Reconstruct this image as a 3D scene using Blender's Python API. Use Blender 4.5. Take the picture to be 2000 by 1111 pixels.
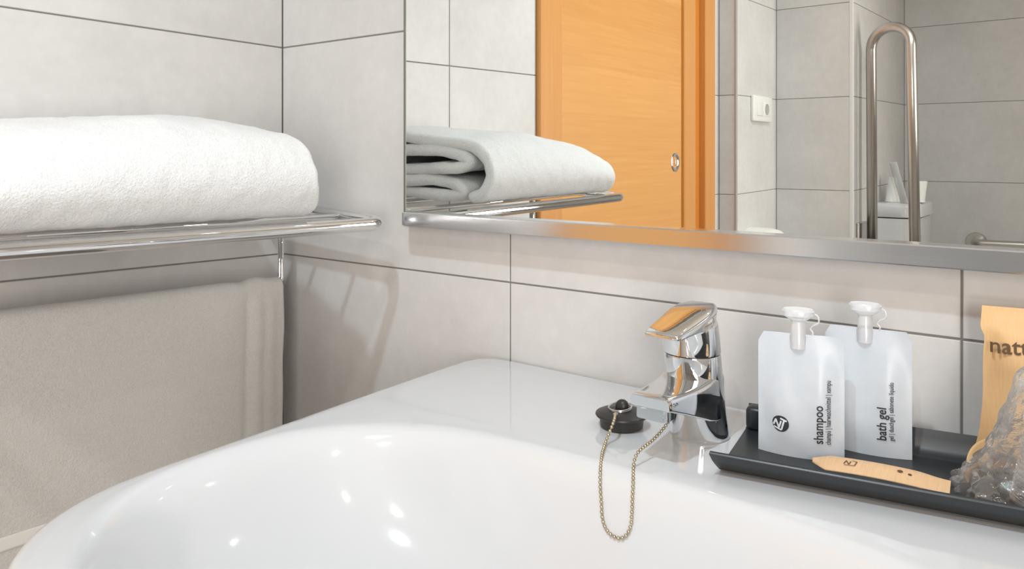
import bpy, bmesh, math, random
from mathutils import Vector, Matrix, noise

random.seed(7)
for o in list(bpy.data.objects):
    bpy.data.objects.remove(o)
SC = bpy.context.scene
COL = SC.collection
R = math.radians

# ---------------------------------------------------------------- camera
cam_d = bpy.data.cameras.new('camera')
cam = bpy.data.objects.new('camera', cam_d)
COL.objects.link(cam)
cam.location = (1.107, -0.80, 1.11)
cam.rotation_euler = (R(90), 0, R(37.8))
cam_d.sensor_width = 36
cam_d.lens = 1527.5 * 36 / 2000
cam_d.shift_y = -252.5 / 2000
cam_d.clip_start = 0.02
SC.camera = cam

# ---------------------------------------------------------------- world, lights, exposure
w = bpy.data.worlds.new('world')
SC.world = w
w.use_nodes = True
w.node_tree.nodes['Background'].inputs[0].default_value = (0.9, 0.93, 1, 1)
w.node_tree.nodes['Background'].inputs[1].default_value = 0.3

def area(name, loc, size, energy, color, shape='DISK', spread=180, rot=(0, 0, 0), size_y=None):
    d = bpy.data.lights.new(name, 'AREA')
    d.shape = shape
    d.size = size
    if size_y:
        d.size_y = size_y
    d.energy = energy
    d.color = color
    d.spread = R(spread)
    o = bpy.data.objects.new(name, d)
    o.location = loc
    o.rotation_euler = rot
    COL.objects.link(o)
    return o

CEIL = 2.40
LAMPS = [  # x, y, power, colour
    (0.83, -1.04, 12.5, (0.75, 0.895, 1.0)),
    (1.75, -0.95, 1.5, (1.0, 0.98, 0.95)),
    (1.10, -1.60, 6.0, (1.0, 0.96, 0.90)),
]
for i, (lx, ly, p, c) in enumerate(LAMPS):
    area('downlight_lamp', (lx, ly, CEIL - 0.012), 0.075, p, c, spread=160)
# added soft fill light, out of view at the right, reaches under the towel shelf
area('fill_lamp', (2.17, -2.15, 1.28), 1.3, 31.0, (1.0, 0.94, 0.875), shape='RECTANGLE', rot=(0, R(90), R(-44)), size_y=0.8, spread=150)
SC.cycles.transparent_max_bounces = 24

SC.view_settings.view_transform = 'Standard'
SC.view_settings.look = 'None'
SC.view_settings.gamma = 1
SC.view_settings.use_curve_mapping = False
SC.view_settings.exposure = 0.0

# ---------------------------------------------------------------- materials
def srgb(r, g, b):
    f = lambda c: (c / 255 / 12.92) if c / 255 <= 0.04045 else ((c / 255 + 0.055) / 1.055) ** 2.4
    return (f(r), f(g), f(b), 1)

class NT:
    def __init__(s, name):
        s.m = bpy.data.materials.new(name)
        s.m.use_nodes = True
        s.t = s.m.node_tree
        s.b = s.t.nodes['Principled BSDF']
        s.out = s.t.nodes['Material Output']
    def n(s, typ, **kw):
        nd = s.t.nodes.new(typ)
        for k, v in kw.items():
            if k in nd.inputs.keys():
                nd.inputs[k].default_value = v
            else:
                setattr(nd, k, v)
        return nd
    def l(s, a, b):
        s.t.links.new(a, b)
    def coord(s, kind='Object', scale=(1, 1, 1)):
        c = s.n('ShaderNodeTexCoord')
        mp = s.n('ShaderNodeMapping')
        mp.inputs['Scale'].default_value = scale
        s.l(c.outputs[kind], mp.inputs[0])
        return mp.outputs[0]
    def noise(s, vec, scale, detail=4, rough=0.5):
        n = s.n('ShaderNodeTexNoise')
        n.inputs['Scale'].default_value = scale
        n.inputs['Detail'].default_value = detail
        n.inputs['Roughness'].default_value = rough
        s.l(vec, n.inputs['Vector'])
        return n.outputs[0]
    def ramp(s, fac, stops):
        r = s.n('ShaderNodeValToRGB')
        e = r.color_ramp.elements
        while len(e) < len(stops):
            e.new(0.5)
        for i, (p, c) in enumerate(stops):
            e[i].position = p
            e[i].color = c
        s.l(fac, r.inputs[0])
        return r.outputs[0]
    def bump(s, h, strength, dist=0.001, normal=None):
        b = s.n('ShaderNodeBump')
        b.inputs['Strength'].default_value = strength
        b.inputs['Distance'].default_value = dist
        s.l(h, b.inputs['Height'])
        if normal:
            s.l(normal, b.inputs['Normal'])
        s.l(b.outputs[0], s.b.inputs['Normal'])
        return b.outputs[0]
    def mix(s, fac, a, b, mode='MIX'):
        m = s.n('ShaderNodeMix', data_type='RGBA', blend_type=mode)
        for sock, val in ((m.inputs[0], fac), (m.inputs[6], a), (m.inputs[7], b)):
            if hasattr(val, 'links'):
                s.l(val, sock)
            else:
                sock.default_value = val
        return m.outputs[2]
    def set(s, **kw):
        for k, v in kw.items():
            s.b.inputs[k.replace('_', ' ')].default_value = v
        return s

def plain(name, col, rough=0.5, metal=0.0, **kw):
    t = NT(name)
    t.set(Base_Color=col, Roughness=rough, Metallic=metal, **kw)
    return t.m

def tile_mat():
    t = NT('stone_tile')
    v = t.coord('Object')
    oi = t.n('ShaderNodeObjectInfo')
    vo = t.n('ShaderNodeVectorMath', operation='ADD')
    sc = t.n('ShaderNodeVectorMath', operation='SCALE')
    cb = t.n('ShaderNodeCombineXYZ')
    t.l(oi.outputs['Random'], cb.inputs[0]); t.l(oi.outputs['Random'], cb.inputs[2])
    t.l(cb.outputs[0], sc.inputs[0]); sc.inputs['Scale'].default_value = 30
    t.l(v, vo.inputs[0]); t.l(sc.outputs[0], vo.inputs[1])
    n1 = t.noise(vo.outputs[0], 5, 6, 0.6)
    n2 = t.noise(vo.outputs[0], 45, 5, 0.6)
    c1 = t.ramp(n1, [(0.3, srgb(207, 205, 203)), (0.7, srgb(219, 217, 215))])
    c2 = t.ramp(n2, [(0.3, (0.93, 0.93, 0.93, 1)), (0.65, (1, 1, 1, 1))])
    t.l(t.mix(0.8, c1, c2, 'MULTIPLY'), t.b.inputs['Base Color'])
    t.set(Roughness=0.42)
    t.b.inputs['Specular IOR Level'].default_value = 0.35
    t.bump(n2, 0.10, 0.001)
    return t.m
M_TILE = tile_mat()
M_GROUT = plain('grout', srgb(128, 124, 118), 0.9)
M_CEIL = plain('ceiling_paint', srgb(236, 234, 230), 0.9)
M_FLOOR = plain('floor_tile', srgb(150, 144, 136), 0.45)
M_CHROME = plain('chrome', (0.80, 0.81, 0.82, 1), 0.045, 1.0)
M_MIRROR = plain('mirror_silver', (0.90, 0.915, 0.895, 1), 0.0, 1.0)
M_GLASSEDGE = plain('mirror_edge', srgb(112, 114, 102), 0.3)
M_TRIM = plain('trim_metal', srgb(176, 176, 174), 0.45, 0.15)
M_TRIMW = plain('trim_white', srgb(222, 222, 222), 0.4)

def brushed(name, col, rough, scale, bumpk=0.15):
    t = NT(name)
    v = t.coord('Object', scale)
    n = t.noise(v, 1, 3)
    t.set(Base_Color=col, Metallic=1.0, Roughness=rough)
    t.bump(n, bumpk, 0.0004)
    return t.m
M_FRAME = brushed('brushed_steel', (0.80, 0.825, 0.86, 1), 0.16, (3, 400, 400), 0.1)
M_STEEL = brushed('satin_steel', (0.60, 0.575, 0.545, 1), 0.30, (300, 300, 30), 0.08)

def wood_mat(name, bands):
    t = NT(name)
    v = t.coord('Object')
    # long grain along the local grain axis
    mp = t.coord('Object', (40, 2.2, 60) if bands else (60, 60, 1.6))
    g = t.noise(mp, 2.0, 6, 0.6)
    gc = t.ramp(g, [(0.2, srgb(216, 153, 84)), (0.55, srgb(223, 162, 92)), (0.85, srgb(229, 171, 101))])
    if bands:
        sep = t.n('ShaderNodeSeparateXYZ'); t.l(v, sep.inputs[0])
        wob = t.noise(t.coord('Object', (1, 2.0, 4)), 3, 2)
        m1 = t.n('ShaderNodeMath', operation='MULTIPLY_ADD'); t.l(wob, m1.inputs[0])
        m1.inputs[1].default_value = 0.02; t.l(sep.outputs[2], m1.inputs[2])
        d = t.n('ShaderNodeMath', operation='MULTIPLY'); t.l(m1.outputs[0], d.inputs[0]); d.inputs[1].default_value = 1 / 0.123
        fl = t.n('ShaderNodeMath', operation='FLOOR'); t.l(d.outputs[0], fl.inputs[0])
        wn = t.n('ShaderNodeTexWhiteNoise', noise_dimensions='1D'); t.l(fl.outputs[0], wn.inputs['W'])
        tint = t.ramp(wn.outputs['Value'], [(0.0, (0.93, 0.89, 0.82, 1)), (1.0, (1.06, 1.10, 1.16, 1))])
        col = t.mix(1.0, gc, tint, 'MULTIPLY')
    else:
        col = t.mix(1.0, gc, (0.93, 0.86, 0.76, 1), 'MULTIPLY')
    t.l(col, t.b.inputs['Base Color'])
    t.set(Roughness=0.35)
    t.b.inputs['Coat Weight'].default_value = 0.3
    t.b.inputs['Coat Roughness'].default_value = 0.25
    t.bump(g, 0.05, 0.0005)
    return t.m
M_DOOR = wood_mat('veneered_door', True)
M_CASING = wood_mat('casing_wood', False)
M_DARKWOOD = plain('casing_groove', srgb(205, 126, 44), 0.45)

def ceramic(name, col):
    t = NT(name)
    t.set(Base_Color=col, Roughness=0.09)
    t.b.inputs['Coat Weight'].default_value = 0.4
    t.b.inputs['Coat Roughness'].default_value = 0.03
    return t.m
M_CERAMIC = ceramic('glazed_ceramic', (0.66, 0.67, 0.685, 1))

def terry(name, col, sc=420, k=0.9):
    t = NT(name)
    v = t.coord('Object')
    n1 = t.noise(v, sc, 3, 0.7)
    n2 = t.noise(v, sc * 0.22, 4, 0.6)
    n3 = t.noise(v, 22, 3, 0.5)
    a = t.n('ShaderNodeMath', operation='MULTIPLY_ADD'); t.l(n2, a.inputs[0]); a.inputs[1].default_value = 0.9; t.l(n1, a.inputs[2])
    c = t.ramp(n1, [(0.30, tuple(x * 0.86 for x in col[:3]) + (1,)), (0.62, col)])
    t.l(t.mix(0.12, c, t.ramp(n3, [(0.3, (0.8, 0.8, 0.8, 1)), (0.7, (1, 1, 1, 1))]), 'MULTIPLY'), t.b.inputs['Base Color'])
    t.set(Roughness=1.0)
    t.b.inputs['Specular IOR Level'].default_value = 0.05
    t.b.inputs['Sheen Weight'].default_value = 0.35
    t.b.inputs['Sheen Roughness'].default_value = 0.6
    t.bump(a.outputs[0], k, 0.0016)
    return t.m
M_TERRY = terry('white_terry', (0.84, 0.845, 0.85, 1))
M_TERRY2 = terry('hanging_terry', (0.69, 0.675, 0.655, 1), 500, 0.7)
M_BAND = plain('woven_band', (0.80, 0.79, 0.77, 1), 0.9)

M_RUBBER = plain('black_rubber', srgb(44, 42, 40), 0.38)
M_TRAY = plain('slate_plastic', srgb(41, 45, 48), 0.33)
M_BEAD = plain('bead_metal', srgb(196, 184, 158), 0.25, 1.0)
M_INK = plain('dark_ink', srgb(44, 44, 50), 0.6)
M_INK2 = plain('brown_ink', srgb(96, 72, 48), 0.7)
M_PRINTW = plain('pale_print', srgb(214, 220, 226), 0.5)
M_AER = plain('aerator_metal', srgb(190, 194, 196), 0.12, 0.95)

def kraft(name, col):
    t = NT(name)
    v = t.coord('Object', (900, 60, 60))
    n = t.noise(v, 1.2, 4)
    n2 = t.noise(t.coord('Object'), 60, 3)
    c = t.ramp(n, [(0.3, tuple(x * 0.90 for x in col[:3]) + (1,)), (0.7, col)])
    t.l(t.mix(0.25, c, t.ramp(n2, [(0.3, (0.85, 0.82, 0.78, 1)), (0.7, (1, 1, 1, 1))]), 'MULTIPLY'), t.b.inputs['Base Color'])
    t.set(Roughness=0.62)
    t.bump(n, 0.15, 0.0003)
    return t.m
M_KRAFT = kraft('kraft_paper', srgb(232, 192, 140))
M_STICK = kraft('kraft_sachet', srgb(236, 196, 152))

def pouch_mat():
    t = NT('frosted_film')
    v = t.coord('Object')
    n = t.noise(v, 55, 3)
    c = t.ramp(n, [(0.3, srgb(222, 229, 236)), (0.7, srgb(236, 240, 245))])
    t.l(c, t.b.inputs['Base Color'])
    t.set(Roughness=0.3)
    t.b.inputs['Subsurface Weight'].default_value = 0.0
    t.b.inputs['Transmission Weight'].default_value = 0.0
    t.bump(n, 0.25, 0.0012)
    tr = t.n('ShaderNodeBsdfTranslucent'); tr.inputs[0].default_value = (0.86, 0.9, 0.94, 1)
    mx = t.n('ShaderNodeMixShader'); mx.inputs[0].default_value = 0.35
    t.l(t.b.outputs[0], mx.inputs[1]); t.l(tr.outputs[0], mx.inputs[2])
    tp = t.n('ShaderNodeBsdfTransparent'); tp.inputs[0].default_value = (0.95, 0.97, 1, 1)
    m2 = t.n('ShaderNodeMixShader'); m2.inputs[0].default_value = 0.10
    t.l(mx.outputs[0], m2.inputs[1]); t.l(tp.outputs[0], m2.inputs[2])
    t.l(m2.outputs[0], t.out.inputs[0])
    return t.m
M_POUCH = pouch_mat()

def film_mat(name, alpha, tint, rough=0.08, bumpk=0.6, bs=60, white=0.12, ior=1.4):
    t = NT(name)
    v = t.coord('Object')
    n = t.noise(v, bs, 5, 0.7)
    b = t.n('ShaderNodeBump'); b.inputs['Strength'].default_value = bumpk; b.inputs['Distance'].default_value = 0.004
    t.l(n, b.inputs['Height'])
    gl = t.n('ShaderNodeBsdfGlossy'); gl.inputs['Roughness'].default_value = rough
    gl.inputs[0].default_value = (0.95, 0.95, 0.95, 1)
    t.l(b.outputs[0], gl.inputs['Normal'])
    df = t.n('ShaderNodeBsdfDiffuse'); df.inputs[0].default_value = tint
    t.l(b.outputs[0], df.inputs['Normal'])
    tp = t.n('ShaderNodeBsdfTransparent')
    m1 = t.n('ShaderNodeMixShader'); m1.inputs[0].default_value = white / max(1e-4, 1 - alpha)
    t.l(gl.outputs[0], m1.inputs[1]); t.l(df.outputs[0], m1.inputs[2])
    fr = t.n('ShaderNodeFresnel'); fr.inputs[0].default_value = ior
    t.l(b.outputs[0], fr.inputs['Normal'])
    ad = t.n('ShaderNodeMath', operation='ADD', use_clamp=True); t.l(fr.outputs[0], ad.inputs[0]); ad.inputs[1].default_value = 1 - alpha
    m2 = t.n('ShaderNodeMixShader')
    t.l(ad.outputs[0], m2.inputs[0]); t.l(tp.outputs[0], m2.inputs[1]); t.l(m1.outputs[0], m2.inputs[2])
    t.l(m2.outputs[0], t.out.inputs[0])
    return t.m
M_FILM = film_mat('clear_film', 0.90, (0.98, 0.98, 0.98, 1), 0.07, 0.8, 42, 0.055, 1.55)
M_CUP = film_mat('clear_plastic', 0.88, (0.96, 0.94, 0.92, 1), 0.05, 0.0, 10, 0.09, 1.5)
M_CAP = film_mat('milky_plastic', 0.60, (0.95, 0.96, 0.98, 1), 0.25, 0.1, 40, 0.33)
M_SLEEVE = film_mat('grey_film', 0.45, (0.62, 0.64, 0.64, 1), 0.2, 0.3, 40, 0.5)
M_PAPER = plain('white_paper', srgb(240, 240, 236), 0.7)
M_WPLASTIC = plain('white_plastic', srgb(236, 237, 232), 0.3)
M_DARK = plain('dark_recess', srgb(60, 62, 52), 0.6)
M_LAMP = NT('lamp_glow')
M_LAMP.set(Base_Color=(0.9, 0.9, 0.9, 1))
M_LAMP.b.inputs['Emission Color'].default_value = (1, 0.97, 0.92, 1)
M_LAMP.b.inputs['Emission Strength'].default_value = 2.0
M_LAMP = M_LAMP.m

# ---------------------------------------------------------------- mesh helpers
def link_mesh(name, me, mat, parent=None, smooth=None):
    o = bpy.data.objects.new(name, me)
    COL.objects.link(o)
    if mat:
        me.materials.append(mat)
    if smooth is not None:
        me.shade_smooth() if hasattr(me, 'shade_smooth') else None
        for p in me.polygons:
            p.use_smooth = True
        if smooth < 180:
            me.set_sharp_from_angle(angle=R(smooth))
    if parent:
        o.parent = parent
    return o

def obj(name, bm, mat, parent=None, smooth=None, loc=None, rot=None):
    me = bpy.data.meshes.new(name)
    bmesh.ops.recalc_face_normals(bm, faces=bm.faces)
    bm.to_mesh(me)
    bm.free()
    o = link_mesh(name, me, mat, parent, smooth)
    if loc:
        o.location = loc
    if rot:
        o.rotation_euler = rot
    return o

def empty(name, loc=(0, 0, 0), rz=0):
    o = bpy.data.objects.new(name, None)
    o.location = loc
    o.rotation_euler = (0, 0, rz)
    o.empty_display_size = 0.02
    COL.objects.link(o)
    return o

def tag(o, label, cat, group=None):
    o['label'] = label
    o['category'] = cat
    if group:
        o['group'] = group
    return o

def struct(o, label=None):
    o['kind'] = 'structure'
    if label:
        o['label'] = label
    return o

def box(bm, lo, hi, bev=0.0, seg=2):
    g = bmesh.ops.create_cube(bm, size=1)
    vs = g['verts']
    for v in vs:
        v.co = Vector([lo[i] + (v.co[i] + 0.5) * (hi[i] - lo[i]) for i in range(3)])
    if bev:
        es = list({e for v in vs for e in v.link_edges})
        bmesh.ops.bevel(bm, geom=es, offset=bev, segments=seg, affect='EDGES', profile=0.5)
    return vs

def frames(pts):
    """parallel-transported frames along a polyline"""
    n = len(pts)
    T = []
    for i in range(n):
        a = pts[max(i - 1, 0)]; b = pts[min(i + 1, n - 1)]
        T.append((b - a).normalized())
    up = Vector((0, 0, 1)) if abs(T[0].z) < 0.9 else Vector((1, 0, 0))
    N = [(up - T[0] * up.dot(T[0])).normalized()]
    for i in range(1, n):
        v = N[-1] - T[i] * N[-1].dot(T[i])
        N.append(v.normalized())
    return T, N

def tube(bm, pts, r, seg=16, cap=True):
    pts = [Vector(p) for p in pts]
    T, N = frames(pts)
    rings = []
    for i, p in enumerate(pts):
        B = T[i].cross(N[i])
        rr = r[i] if isinstance(r, (list, tuple)) else r
        rings.append([bm.verts.new(p + (N[i] * math.cos(a) + B * math.sin(a)) * rr)
                      for a in [2 * math.pi * k / seg for k in range(seg)]])
    for a, b in zip(rings, rings[1:]):
        for k in range(seg):
            bm.faces.new((a[k], a[(k + 1) % seg], b[(k + 1) % seg], b[k]))
    if cap:
        bm.faces.new(rings[0][::-1]); bm.faces.new(rings[-1])
    return rings

def arc_path(pts, radius, n=8):
    """polyline with rounded corners"""
    pts = [Vector(p) for p in pts]
    out = [pts[0]]
    for a, b, c in zip(pts, pts[1:], pts[2:]):
        d1 = (a - b).normalized(); d2 = (c - b).normalized()
        ang = d1.angle(d2)
        t = min(radius / math.tan(ang / 2), (a - b).length * 0.49, (c - b).length * 0.49)
        p1 = b + d1 * t; p2 = b + d2 * t
        rr = t * math.tan(ang / 2)
        cen = b + (d1 + d2).normalized() * (rr / math.sin(ang / 2))
        v1 = p1 - cen; v2 = p2 - cen
        tot = v1.angle(v2)
        for k in range(n + 1):
            s = k / n
            v = (v1 * math.sin((1 - s) * tot) + v2 * math.sin(s * tot)) / math.sin(tot)
            out.append(cen + v)
    out.append(pts[-1])
    return out

def lathe(bm, prof, seg=32, center=(0, 0, 0), axis='z'):
    """profile of (radius, height) pairs; closes at radius 0"""
    c = Vector(center)
    rings = []
    for r, h in prof:
        if r <= 1e-6:
            p = {'z': Vector((0, 0, h)), 'y': Vector((0, h, 0)), 'x': Vector((h, 0, 0))}[axis]
            rings.append([bm.verts.new(c + p)])
        else:
            ring = []
            for k in range(seg):
                a = 2 * math.pi * k / seg
                u, v = r * math.cos(a), r * math.sin(a)
                p = {'z': Vector((u, v, h)), 'y': Vector((u, h, v)), 'x': Vector((h, u, v))}[axis]
                ring.append(bm.verts.new(c + p))
            rings.append(ring)
    for a, b in zip(rings, rings[1:]):
        if len(a) == 1 and len(b) == 1:
            continue
        for k in range(seg):
            k2 = (k + 1) % seg
            if len(a) == 1:
                bm.faces.new((a[0], b[k], b[k2]))
            elif len(b) == 1:
                bm.faces.new((a[k], a[k2], b[0]))
            else:
                bm.faces.new((a[k], a[k2], b[k2], b[k]))
    return rings

def grid_faces(bm, rows, close_u=False):
    for a, b in zip(rows, rows[1:]):
        n = len(a)
        for k in range(n if close_u else n - 1):
            k2 = (k + 1) % n
            bm.faces.new((a[k], a[k2], b[k2], b[k]))

def catmull(pts, n):
    """n samples along a Catmull-Rom curve"""
    P = [Vector(p) for p in pts]
    P = [P[0] * 2 - P[1]] + P + [P[-1] * 2 - P[-2]]
    segs = len(P) - 3
    out = []
    for i in range(n):
        t = i / (n - 1) * segs
        k = min(int(t), segs - 1); u = t - k
        a, b, c, d = P[k:k + 4]
        out.append(0.5 * ((2 * b) + (c - a) * u + (2 * a - 5 * b + 4 * c - d) * u * u + (3 * b - a - 3 * c + d) * u ** 3))
    return out

def lerp_table(tab, x):
    if x <= tab[0][0]:
        return tab[0][1]
    for (a, va), (b, vb) in zip(tab, tab[1:]):
        if x <= b:
            return va + (vb - va) * (x - a) / (b - a)
    return tab[-1][1]

def sstep(a, b, x):
    t = max(0, min(1, (x - a) / (b - a)))
    return t * t * (3 - 2 * t)

# ================================================================ THE ROOM
# x to the right along the mirror wall, y into that wall (room is y<0), z up.
K = 0.0155            # courses rise very slightly away from the mirror wall, as in the photograph
ROWZ = [-0.0902 + 0.345 * i for i in range(9)]   # course lines at y = 0
ROWZ = [0.9448 + 0.345 * (i - 3) for i in range(8)]
GAP = 0.0021
Y1, X1, Y2, X2, Y3 = -1.8498, 0.0613, -2.254, 0.3402, -3.1243
XR = 2.35
DY0, DY1 = -0.762, -1.793          # door opening with its casing
DTOP = 2.16

def tile_wall(name, side_label, origin, axis, normal, a0, a1, joints, holes=(), zmax=CEIL, z0=0.0, cut0=-0.004, cut1=-0.004):
    """a wall plane: grout slab plus one tile object for each tile. axis 'x' or 'y'; origin = fixed coordinate"""
    n = Vector(normal)
    def P(a, z, d):
        v = Vector((a, origin, z)) if axis == 'x' else Vector((origin, a, z))
        return v + n * d
    lo, hi = min(a0, a1), max(a0, a1)
    bm = bmesh.new()
    # slab, recessed 1.2 mm behind the tile faces, cut around the holes
    def slab(l, h, zl, zh):
        vs = [bm.verts.new(P(a, z, d)) for d in (-0.0012, -0.06) for (a, z) in ((l, zl), (h, zl), (h, zh), (l, zh))]
        for f in ((0, 1, 2, 3), (7, 6, 5, 4), (0, 4, 5, 1), (1, 5, 6, 2), (2, 6, 7, 3), (3, 7, 4, 0)):
            bm.faces.new([vs[i] for i in f])
    if holes:
        hl, hh, hz = holes[0]
        if hl > lo: slab(lo, hl, z0, zmax)
        if hh < hi: slab(hh, hi, z0, zmax)
        slab(hl, hh, hz, zmax)
    else:
        slab(lo + cut0, hi - cut1, z0, zmax)
    wall = struct(obj(name, bm, M_GROUT))
    js = [lo] + sorted(j for j in joints if lo < j < hi) + [hi]
    for l, h in zip(js, js[1:]):
        rows = [ROWZ[0] - 0.345] + ROWZ
        for zb in rows:
            cells = [(l, h)]
            zt = zb + 0.345
            if holes:
                hl, hh, hz = holes[0]
                if zb + K * abs(hl) < hz - 0.01:
                    cells = []
                    if l < hl: cells.append((l, min(h, hl)))
                    if h > hh: cells.append((max(l, hh), h))
            for (cl, ch) in cells:
                if ch - cl < 0.004:
                    continue
                g = GAP / 2
                def yy(a):
                    return abs(a) if axis == 'y' else abs(origin)
                corners = []
                for a in (cl + g, ch - g):
                    b_ = max(zb + K * yy(a) + g, z0 + 0.001); t_ = min(zt + K * yy(a) - g, zmax - 0.001)
                    corners.append((a, b_, t_))
                if corners[0][2] - corners[0][1] < 0.01:
                    continue
                tb = bmesh.new()
                (aL, bL, tL), (aR, bR, tR) = corners
                e = 0.0008
                back = [tb.verts.new(P(a, z, -0.0015)) for a, z in ((aL, bL), (aR, bR), (aR, tR), (aL, tL))]
                mid = [tb.verts.new(P(a, z, -e)) for a, z in ((aL, bL), (aR, bR), (aR, tR), (aL, tL))]
                fr = [tb.verts.new(P(a, z, 0)) for a, z in ((aL + e, bL + e), (aR - e, bR + e), (aR - e, tR - e), (aL + e, tL - e))]
                tb.faces.new(fr)
                tb.faces.new(back[::-1])
                for q in range(4):
                    q2 = (q + 1) % 4
                    tb.faces.new((back[q], back[q2], mid[q2], mid[q]))
                    tb.faces.new((mid[q], mid[q2], fr[q2], fr[q]))
                obj('tile', tb, M_TILE, wall)
    return wall

TW = 0.5128
tile_wall('wall_left', '', 0.0, 'y', (1, 0, 0), 0.0, Y1, [-0.4538 - TW * i for i in range(4)], holes=((DY1, DY0, DTOP),))
tile_wall('wall_mirror', '', 0.0, 'x', (0, -1, 0), 0.0, XR, [0.4831 + TW * i for i in range(4)])
tile_wall('wall_door_return', '', Y1, 'x', (0, 1, 0), 0.0, X1, [], cut1=0.002)
tile_wall('wall_switch', '', X1, 'y', (1, 0, 0), Y1, Y2, [], cut1=0.002)
tile_wall('wall_pier', '', Y2, 'x', (0, 1, 0), X1, X2, [], cut1=0.002)
tile_wall('wall_toilet_niche', '', X2, 'y', (1, 0, 0), Y2, Y3, [], cut1=0.002)
tile_wall('wall_opposite', '', Y3, 'x', (0, 1, 0), X2, XR, [X2 + 0.78 + TW * i for i in range(3)])
tile_wall('wall_right', '', XR, 'y', (-1, 0, 0), 0.0, Y3, [-0.3 - TW * i for i in range(6)])

bm = bmesh.new(); box(bm, (-0.1, Y3 - 0.1, -0.06), (XR + 0.1, 0.1, 0.0))
fl = struct(obj('floor', bm, M_GROUT))
for i in range(6):
    for j in range(8):
        x0, y0 = 0.40 * i, -0.40 * (j + 1)
        if x0 + 0.2 > XR or y0 < Y3 - 0.1:
            continue
        tb = bmesh.new()
        box(tb, (x0 + 0.0015, max(y0 + 0.0015, Y3 + 0.001), -0.001), (min(x0 + 0.3985, XR), y0 + 0.3985, 0.0015))
        obj('tile', tb, M_FLOOR, fl)
bm = bmesh.new(); box(bm, (-0.1, Y3 - 0.1, CEIL), (XR + 0.1, 0.1, CEIL + 0.06))
struct(obj('ceiling', bm, M_CEIL))

# slim metal corner trims on the two outer corners seen in the mirror
bm = bmesh.new(); box(bm, (X1 - 0.004, Y1 - 0.008, 0.0), (X1 + 0.004, Y1 + 0.003, CEIL), 0.0015)
struct(obj('trim_1', bm, M_TRIM))
bm = bmesh.new(); box(bm, (X2 - 0.010, Y2 - 0.006, 0.0), (X2 + 0.003, Y2 + 0.003, CEIL), 0.0015)
struct(obj('trim_2', bm, M_TRIMW))

# ---- sliding door with its casing on the left wall (seen in the mirror)
door = struct(empty('door_1', (0, (DY0 + DY1) / 2, 0)), 'orange veneered wooden sliding door')
dy = (DY0 + DY1) / 2
def dpart(name, lo, hi, mat, bev=0.002, parent=door):
    bm = bmesh.new(); box(bm, lo, hi, bev, 1)
    o = obj(name, bm, mat, parent)
    o.location = (0, -dy if parent is door else 0, 0)
    return o
leaf = dpart('door_leaf', (-0.045, -1.5665, 0.005), (-0.006, -0.848, DTOP - 0.06), M_DOOR)
dpart('casing', (-0.05, -0.858, 0.0), (0.012, DY0, DTOP), M_CASING, 0.003)
dpart('casing', (-0.05, -1.653, 0.0), (0.004, -1.5690, DTOP), M_CASING, 0.003)
dpart('casing_groove', (-0.05, -1.716, 0.0), (-0.010, -1.650, DTOP), M_DARKWOOD, 0.0)
dpart('casing', (-0.05, DY1, 0.0), (0.012, -1.713, DTOP), M_CASING, 0.003)
dpart('casing_head', (-0.05, DY1, DTOP - 0.075), (0.013, DY0, DTOP), M_CASING, 0.003)
# oval recessed pull
bm = bmesh.new()
prof = [(0.0, -0.001), (0.010, -0.001), (0.013, 0.0006), (0.016, 0.0030), (0.0185, 0.0030), (0.0205, 0.001), (0.0205, -0.002)]
lathe(bm, prof, 32, (0, 0, 0), 'x')
for v in bm.verts:
    v.co.z *= 1.5
    v.co.y *= 1.45
pull = obj('pull_handle', bm, M_CHROME, leaf, 40)
pull.location = (-0.006, -1.5200, 1.087)
bm = bmesh.new(); box(bm, (0.0, -0.003, -0.010), (0.0035, 0.003, 0.010), 0.001)
th = obj('thumb_turn', bm, M_CHROME, leaf, 40); th.location = (-0.006, -1.5200, 1.087)

# ---- rooms lamps, then a frame for the added fill light
for i, (lx, ly, p, c) in enumerate(LAMPS):
    t = tag(empty('downlight', (lx, ly, CEIL)), ['white recessed ceiling downlight nearest the mirror wall, above the basin',
                                                 'white recessed ceiling downlight on the right, above the tray side',
                                                 'warm recessed ceiling downlight deep in the room before the toilet'][i], 'ceiling light', 'downlights in the ceiling')
    bm = bmesh.new()
    lathe(bm, [(0.042, -0.006), (0.046, -0.010), (0.056, -0.008), (0.058, 0.0)], 32)
    obj('ring', bm, M_WPLASTIC, t, 50)
t = tag(empty('fill_light', (2.18, -2.16, 1.28), R(-44)), 'added fill light in a white frame, out of view near the right wall', 'wall light')
bm = bmesh.new()
for a, b in (((-0.42, -0.67), (0.42, -0.652)), ((-0.42, 0.652), (0.42, 0.67)), ((-0.42, -0.652), (-0.402, 0.652)), ((0.402, -0.652), (0.42, 0.652))):
    box(bm, (-0.012, a[0], a[1]), (0.012, b[0], b[1]))
obj('fill_frame', bm, M_WPLASTIC, t)

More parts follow.
